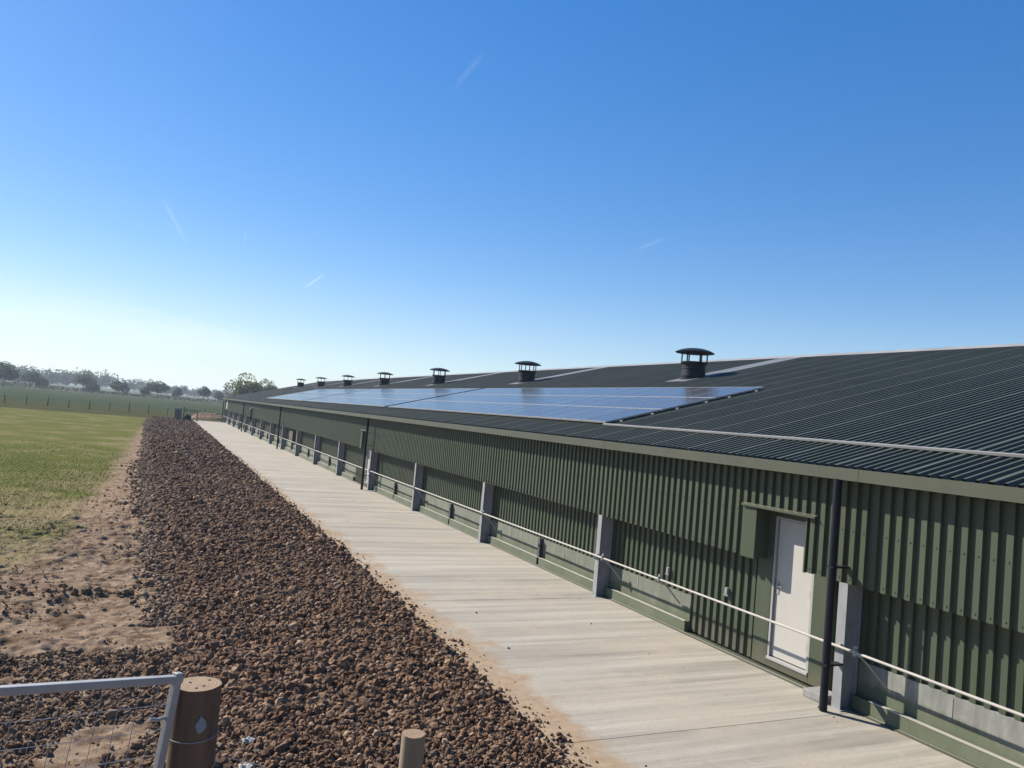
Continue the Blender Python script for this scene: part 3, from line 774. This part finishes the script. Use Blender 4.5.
# gate: top rail to the left of the thick post
def pt(x, y, Y):
    d = ray(x, y); t = Y / d[1]; return Vector((d[0] * t, Y, CAMH + d[2] * t))
g1 = pt(177, 679, 3.36); g0 = pt(-120, 699, 2.86)
gate = empty('field_gate', (g1.x, g1.y, gzp), 'galvanised metal gate with square wire mesh hung next to the thick post', 'gate')
along = (g0 - g1); Lg = along.length; al = along.normalized()
down = Vector((0, 0, -1)) + al * .12; down = down.normalized(); dep = 1.05
nrm = al.cross(down).normalized()
def bar(mb, a, b_, w, d):
    ax = (b_ - a).normalized(); u_ = ax.cross(nrm).normalized() * w / 2; n_ = nrm * d / 2
    v = [a - u_ - n_, a + u_ - n_, a + u_ + n_, a - u_ + n_, b_ - u_ - n_, b_ + u_ - n_, b_ + u_ + n_, b_ - u_ + n_]
    mb.add(v, [(0, 1, 2, 3), (7, 6, 5, 4), (0, 4, 5, 1), (1, 5, 6, 2), (2, 6, 7, 3), (3, 7, 4, 0)])
q = MB(); bar(q, g1 - al * .02, g1 + al * (Lg + 1.2), .029, .034); bevel(q.build('top_rail', M['galv'], gate), .004)
q = MB(); bar(q, g1 + down * .02 - down * .045, g1 + down * dep, .030, .032); bevel(q.build('stile', M['galv'], gate), .004)
q = MB(); bar(q, g1 + down * dep + al * .02, g1 + down * dep + al * (Lg + 1.2), .036, .036); bevel(q.build('bottom_rail', M['galv'], gate), .004)
q = MB()
for i in range(1, 22):
    a = g1 + al * (.075 * i); q.tube([a + down * .018, a + down * .4 + nrm * .006 * math.sin(i), a + down * dep], .0014, 5)
for j in range(1, 11):
    a = g1 + down * (.095 * j + .0); q.tube([a + al * .018, a + al * .5 + nrm * .01 * math.sin(j * 2) + down * .008, a + al * (Lg + .6)], .0016, 5)
q.build('mesh', M['wire'], gate)
q = MB(); a = g1 + down * .145; q.tube([a + al * .015, a + al * .05 + down * .006, a + al * .085 + down * .001], .008, 8); q.build('latch', M['galv'], gate)

# scraps of film on the stones
def scrap(cx_, cy_, r, label):
    n = 9; u, v = np.meshgrid(np.linspace(-1, 1, n), np.linspace(-1, 1, n))
    X = cx_ + r * (u + .2 * fbm(u * 2 + 5, v * 2, 2, 3)) ; Y = cy_ + r * .7 * v
    zc = float(bed_z(np.array([cx_]), np.array([cy_]))[0])
    Z = zc + .05 + 1.3 * r * fbm(u * 2.1 + cx_, v * 2.1 + cy_, 4, 9) + .012 * (1 - u * u) * (1 - v * v)
    idx = np.arange(n * n).reshape(n, n)
    me = np_mesh('plastic_scrap', np.stack([X.ravel(), Y.ravel(), Z.ravel()], 1), np.stack([idx[:-1, :-1], idx[:-1, 1:], idx[1:, 1:], idx[1:, :-1]], -1).reshape(-1, 4), M['film'], True)
    o = link('plastic_scrap', me, None); md = o.modifiers.new('thick', 'SOLIDIFY'); md.thickness = .004
    return tag(o, label, 'litter')
def gp(x, y, z=0.):
    d = ray(x, y); t = (z - CAMH) / d[2]; return d[0] * t, d[1] * t
a = gp(249, 738, .08); scrap(a[0], a[1], .06, 'crumpled pale blue plastic scrap on the stones right of the thick post')
a = gp(246, 764, .08); scrap(a[0], a[1], .06, 'grey blue plastic scrap lying lowest on the stones at the picture edge')

# ------------------------------------------------------------------ far end of the yard
q = MB()
n0 = 26
u, v = np.meshgrid(np.linspace(-1, 1, 40), np.linspace(-1, 1, 20))
hx = 7.9 + u * 3.1; hy = 114 + v * 2.2
hz = np.clip((1 - u ** 4) * (1 - v * v), 0, 1) * (.75 + .9 * fbm(hx * 1.1, hy * 1.1, 4, 15)) - .02
idx = np.arange(800).reshape(20, 40)
tag(link('soil_heap', np_mesh('soil_heap', np.stack([hx.ravel(), hy.ravel(), hz.ravel()], 1), np.stack([idx[:-1, :-1], idx[:-1, 1:], idx[1:, 1:], idx[1:, :-1]], -1).reshape(-1, 4), M['clods'], False), None), 'low dark heap of dug earth beyond the far end of the concrete apron', 'soil heap')
tank = empty('water_tank', (2.9, 99.5, 0), 'grey upright tank with dark bands standing at the far end of the gravel', 'tank')
q = MB(); q.box(2.45, 3.2, 99, 100, .1, 1.35); bevel(q.build('body', M['greytank'], tank), .06, 3)
q = MB()
for xx in (2.44, 2.8, 3.15): q.box(xx, xx + .06, 98.95, 98.99, .02, 1.42)
for zz_ in (.1, .72, 1.36): q.box(2.42, 3.23, 98.94, 98.985, zz_, zz_ + .05)
q.build('cage', M['darksteel'], tank)
q = MB(); q.box(2.4, 3.25, 98.95, 100.05, .0, .1); q.build('base', M['darksteel'], tank)
q = MB(); q.lathe([(.18, 0), (.18, .08), (.05, .1)], 12, (2.85, 99.5, 1.35)); q.build('lid', M['darksteel'], tank)
fr = empty('barrier', (4.1, 99.5, 0), 'dark metal barrier frame beside the grey tank at the apron end', 'barrier')
for xx, hh in ((3.45, 1.6), (4.95, 1.3)):
    q = MB(); q.box(xx - .06, xx + .06, 99.3, 99.42, 0, hh); q.build('upright', M['darksteel'], fr)
q = MB(); q.box(3.45, 5.0, 99.31, 99.41, 1.18, 1.28); q.build('top_bar', M['darksteel'], fr)
q = MB(); q.box(3.55, 4.3, 99.1, 99.7, .12, .62); q.box(3.7, 4.1, 99.15, 99.6, .62, .8); bevel(q.build('trough', M['black'], fr), .05)
# far post-and-wire fence
fence = empty('field_fence', (0, 118, 0), 'long post and wire fence crossing behind the field at its far end', 'fence')
k = 0
fx = np.arange(-46, 34, 2.4)
for x in fx:
    yf = 118 + .02 * x + random.uniform(-.1, .1); h = random.uniform(1.0, 1.25); w = random.uniform(.045, .06)
    q = MB(); q.tube([(x, yf, -.1), (x + random.uniform(-.05, .05), yf, h)], [w, w * .9], 7); q.build('post', M['bark'], fence)
    if x > 3:
        for dx in (.6, 1.2, 1.8):
            q = MB(); q.tube([(x + dx, yf, 0), (x + dx, yf, 1.05)], .028, 6); q.build('stake', M['paletimber'], fence)
q = MB()
for z in (.25, .5, .75, 1.0, 1.2): q.tube([(-46, 117.08, z), (34, 118.68, z)], .006, 4)
q.build('wire', M['wire'], fence)

# ------------------------------------------------------------------ trees, hedge, far woods
def crown_pts(w, h, n, base=.25, lobes=13):
    c = []
    for i in range(lobes):
        a = random.uniform(0, 2 * math.pi); rr = math.sqrt(random.uniform(0, 1)) * .62
        c.append((rr * math.cos(a) * w / 2, rr * math.sin(a) * w / 2, h * (base + (1 - base) * (.30 + .45 * random.random() * (1.1 - rr))), random.uniform(.13, .27)))
    c.append((0, 0, h * (base + (1 - base) * .70), .30)); c = np.array(c)
    i = rng.integers(0, len(c), n); d = rng.normal(size=(n, 3)); d /= np.linalg.norm(d, axis=1)[:, None]
    rad = rng.uniform(.55, 1.05, n) ** .6
    p = c[i, :3] + d * (c[i, 3] * rad)[:, None] * np.array([w, w, h * (1 - base) * 1.05])
    p[:, 2] = np.clip(p[:, 2], h * base * .8, h)
    return p
def leaf_mesh(name, p, size, mat):
    n = len(p); a = rng.normal(size=(n, 3)); a /= np.linalg.norm(a, axis=1)[:, None]
    b_ = np.cross(a, rng.normal(size=(n, 3))); b_ /= np.linalg.norm(b_, axis=1)[:, None]
    s = (size * rng.uniform(.6, 1.4, n))[:, None]
    V = np.stack([p - a * s, p + b_ * s * .6, p + a * s, p - b_ * s * .6], 1).reshape(-1, 3)
    return np_mesh(name, V, np.arange(len(V)).reshape(-1, 4), mat)
def tree(px, Y, w, h, mat, label, n=1500, base=.25, leaf=.28, name='field_tree', stems=1, grp='trees beyond the field'):
    x = at(px, 390, Y)
    t = empty(name, (x, Y, 0), label, 'tree', grp)
    cr = link('crown', leaf_mesh('crown', crown_pts(w, h, n, base), leaf, mat), None, t)
    q = MB()
    for s in range(stems):
        ox = (s - (stems - 1) / 2) * w * .45
        q.tube([(x + ox, Y, -.1), (x + ox * .9, Y, h * .3), (x + ox * .7, Y, h * .62)], [.05 * h * .55, .04 * h * .5, .02 * h * .4], 7)
        for _ in range(4):
            a = random.uniform(0, 6.28); q.tube([(x + ox * .9, Y, h * random.uniform(.25, .4)), (x + ox + w * .28 * math.cos(a), Y + w * .28 * math.sin(a), h * random.uniform(.55, .8))], [.018 * h * .5, .006 * h * .5], 5)
    q.build('trunk', M['bark'], t)
    return t
# (column, distance, width, height, leaf, label)
D = 340
TR = [(3, 300, 9, 8.5, 'leaf_dark', 'dark dense tree at the left picture edge, before the far wood', 1, .12),
      (30, 335, 7.5, 6.6, 'leaf_mid', 'bushy mid green tree with two bare stems at the hedge', 2, .25),
      (41, 338, 5.0, 4.6, 'leaf_mid', 'small green bush tree close against the two stemmed tree', 1, .15),
      (83, 345, 9, 8.4, 'leaf_pale', 'pale airy tree with thin young leaf behind the dark bush', 1, .2),
      (92, 330, 5.5, 4.4, 'leaf_dark', 'squat dark bush tree in front of the pale airy tree', 1, .08),
      (119, 330, 7.5, 6.8, 'leaf_mid', 'rounded green tree standing alone before the hedge', 1, .08),
      (145, 330, 4.0, 4.2, 'leaf_pale', 'thin pale sapling at the left side of the broad dark tree', 1, .2),
      (158, 330, 9.5, 7.0, 'leaf_dark', 'broad dark spreading tree above the grey tank', 1, .22),
      (178, 340, 4.5, 5.2, 'leaf_pale', 'narrow pale tree just right of the broad dark tree', 1, .2),
      (204, 330, 6.0, 6.6, 'leaf_mid', 'upright open tree with a single stem left of the shed', 1, .25),
      (219, 345, 5.5, 5.5, 'leaf_pale', 'greyish tree directly behind the far corner of the shed', 1, .15),
      (246, 215, 10.5, 9.8, 'leaf_light', 'tall yellow green tree rising behind the far shed roof', 1, .1),
      (266, 225, 9.0, 9.0, 'leaf_light', 'light green rounded tree behind the roof, right of a taller one', 1, .1)]
for px, Y, w, h, mt_, lab, st_, ba in TR:
    tree(px, Y, w, h, M[mt_], lab, n=2400 if Y > 250 else 5000, base=ba, leaf=.32 if Y > 250 else .27, stems=st_)
# boundary hedge
n = 16000; x = rng.uniform(-330, 120, n); y = 352 + rng.normal(0, .8, n)
hh = 1.5 + .7 * fbm(x * .12, x * 0, 3, 4) * 2; z = rng.uniform(0, 1, n) * np.clip(hh, .5, 3)
tag(link('hedge', leaf_mesh('hedge', np.stack([x, y, z], 1), .32, M['hedge']), None), 'low dark hedge line running across between the far fields', 'hedge')
# far woods: masses of crowns
def wood(name, spans, mat, label):
    ps = []
    for (px0, px1, Y, h, nn) in spans:
        for k in range(nn):
            px = px0 + (px1 - px0) * (k + random.random()) / nn; yy_ = Y + random.uniform(-15, 35)
            hh = h * random.uniform(.78, 1.08); p = crown_pts(hh * random.uniform(.8, 1.15), hh, 420, .03, 7)
            p[:, 0] += at(px, 388, yy_); p[:, 1] += yy_; ps.append(p)
    tag(link(name, leaf_mesh(name, np.concatenate(ps), .75, mat), None), label, 'wood', kind='stuff')
wood('far_wood', [(-60, 24, 560, 13, 16), (20, 50, 620, 13, 7), (48, 74, 620, 12, 8)], M['leaf_dark'], 'hazy wood on the skyline at the left picture edge')
wood('far_copse', [(74, 112, 640, 15, 9), (126, 152, 660, 11, 8), (152, 186, 680, 9, 10)], M['leaf_mid'], 'hazy bluish copses on the skyline behind the field trees')
wood('far_treeline', [(185, 300, 720, 9, 26), (300, 460, 760, 9, 22)], M['leaf_dark'], 'distant low tree line running behind the shed')

# ------------------------------------------------------------------ air
hz = MB(); hz.box(-2700, 2700, -1000, 4300, -1.5, 34)
mt = bpy.data.materials.new('haze'); mt.use_nodes = True; nt = mt.node_tree; nt.nodes.clear()
ov = nt.nodes.new('ShaderNodeOutputMaterial'); pv = nt.nodes.new('ShaderNodeVolumePrincipled')
pv.inputs['Color'].default_value = (.74, .86, 1, 1); pv.inputs['Density'].default_value = .00036; pv.inputs['Anisotropy'].default_value = .2
nt.links.new(pv.outputs[0], ov.inputs['Volume'])
tag(hz.build('haze', mt), kind='stuff')

# one overall step down for every surface: the picture is exposed for the shade
for mt in bpy.data.materials:
    if mt.name == 'haze': continue
    nt = mt.node_tree; done = set()
    for nd in list(nt.nodes):
        for key in ('Base Color', 'Color'):
            if nd.type in ('BSDF_PRINCIPLED', 'BSDF_TRANSLUCENT') and key in nd.inputs:
                sk = nd.inputs[key]
                if sk.is_linked:
                    src = sk.links[0].from_socket
                    nt.links.new(mix(nt, 1., src, (.83, .83, .83), 'MULTIPLY'), sk)

# ------------------------------------------------------------------ light and sky
to_sun = Vector((-1, 1.55, 1.35)).normalized()
elev = math.asin(to_sun.z); azim = math.atan2(to_sun.x, to_sun.y)
sl = bpy.data.lights.new('sun', 'SUN'); sl.energy = 5.0; sl.angle = R(.53); sl.color = (1, .93, .83)
so = bpy.data.objects.new('sun', sl); COL.objects.link(so); so.rotation_euler = to_sun.to_track_quat('Z', 'Y').to_euler(); so.location = (0, 0, 60)
W = bpy.data.worlds.new('World'); S.world = W; W.use_nodes = True; nt = W.node_tree
bg = nt.nodes['Background']; sky = N(nt, 'ShaderNodeTexSky', sky_type='NISHITA'); sky.sun_disc = False
sky.sun_elevation = elev; sky.sun_rotation = azim % (2 * math.pi); sky.altitude = 50; sky.air_density = 1.0; sky.dust_density = .12; sky.ozone_density = 3.0
gen = N(nt, 'ShaderNodeTexCoord').outputs['Generated']
sp3 = N(nt, 'ShaderNodeSeparateXYZ'); nt.links.new(gen, sp3.inputs[0])
hs = N(nt, 'ShaderNodeHueSaturation'); hs.inputs['Saturation'].default_value = 1.68; hs.inputs['Hue'].default_value = .5125
dn = mix(nt, 1., sky.outputs[0], (1 / 6, 1 / 6, 1 / 6), 'MULTIPLY'); gm_ = N(nt, 'ShaderNodeGamma'); gm_.inputs[1].default_value = .68; nt.links.new(dn, gm_.inputs[0])
upn = N(nt, 'ShaderNodeVectorMath', operation='SCALE'); upn.inputs['Scale'].default_value = 6.2; nt.links.new(gm_.outputs[0], upn.inputs[0])
nt.links.new(upn.outputs[0], hs.inputs['Color']); col = mix(nt, maprange(nt, sp3.outputs['Z'], -.02, .17, .42, 0, False), hs.outputs[0], (3.7, 4.8, 6.3))
# thin cloud veil low on the left of the view
d0 = Vector(ray(40, 335))
vm = N(nt, 'ShaderNodeVectorMath', operation='DISTANCE'); nt.links.new(gen, vm.inputs[0]); vm.inputs[1].default_value = d0
cl = noise(nt, 3.0, 6, .6, vec=gen, mapscale=(1, 1, 7))
veil = math_(nt, 'MULTIPLY', maprange(nt, vm.outputs['Value'], .05, .45, 1, 0), maprange(nt, cl, .42, .72, 0, .5))
veil = math_(nt, 'MULTIPLY', veil, maprange(nt, sp3.outputs['Z'], .13, .06, 0, 1))
col = mix(nt, veil, col, (7.2, 7.6, 8.0))
# short vapour trails
for (xa, ya, xb, yb, wd, st_) in ((303, 289, 326, 273, .0022, .5), (161, 196, 188, 245, .003, .22), (452, 92, 486, 50, .006, .08), (636, 250, 666, 238, .003, .14), (243, 248, 247, 228, .0016, .16)):
    a = Vector(ray(xa, ya)); b_ = Vector(ray(xb, yb)); nn = a.cross(b_).normalized(); mid = (a + b_).normalized(); half = (b_ - a).length / 2
    dt = N(nt, 'ShaderNodeVectorMath', operation='DOT_PRODUCT'); nt.links.new(gen, dt.inputs[0]); dt.inputs[1].default_value = nn
    ds = N(nt, 'ShaderNodeVectorMath', operation='DISTANCE'); nt.links.new(gen, ds.inputs[0]); ds.inputs[1].default_value = mid
    off = math_(nt, 'ADD', math_(nt, 'ABSOLUTE', math_(nt, 'ADD', dt.outputs['Value'], math_(nt, 'MULTIPLY', math_(nt, 'SUBTRACT', noise(nt, 40, 3, .6, vec=gen), .5), wd * 1.6))), 0.)
    k_ = math_(nt, 'MULTIPLY', maprange(nt, off, 0, wd, 1, 0), maprange(nt, ds.outputs['Value'], half * .35, half * 1.1, 1, 0))
    col = mix(nt, math_(nt, 'MULTIPLY', k_, st_ * .55), col, (8, 8.3, 8.6))
nt.links.new(col, bg.inputs['Color']); bg.inputs['Strength'].default_value = .073

S.view_settings.view_transform = 'Standard'; S.view_settings.look = 'None'; S.view_settings.exposure = .90; S.view_settings.gamma = 1
S.view_settings.use_curve_mapping = False
S.cycles.max_bounces = 6; S.cycles.diffuse_bounces = 1; S.cycles.glossy_bounces = 3; S.cycles.transparent_max_bounces = 8; S.cycles.volume_bounces = 0
S.cycles.use_denoising = True
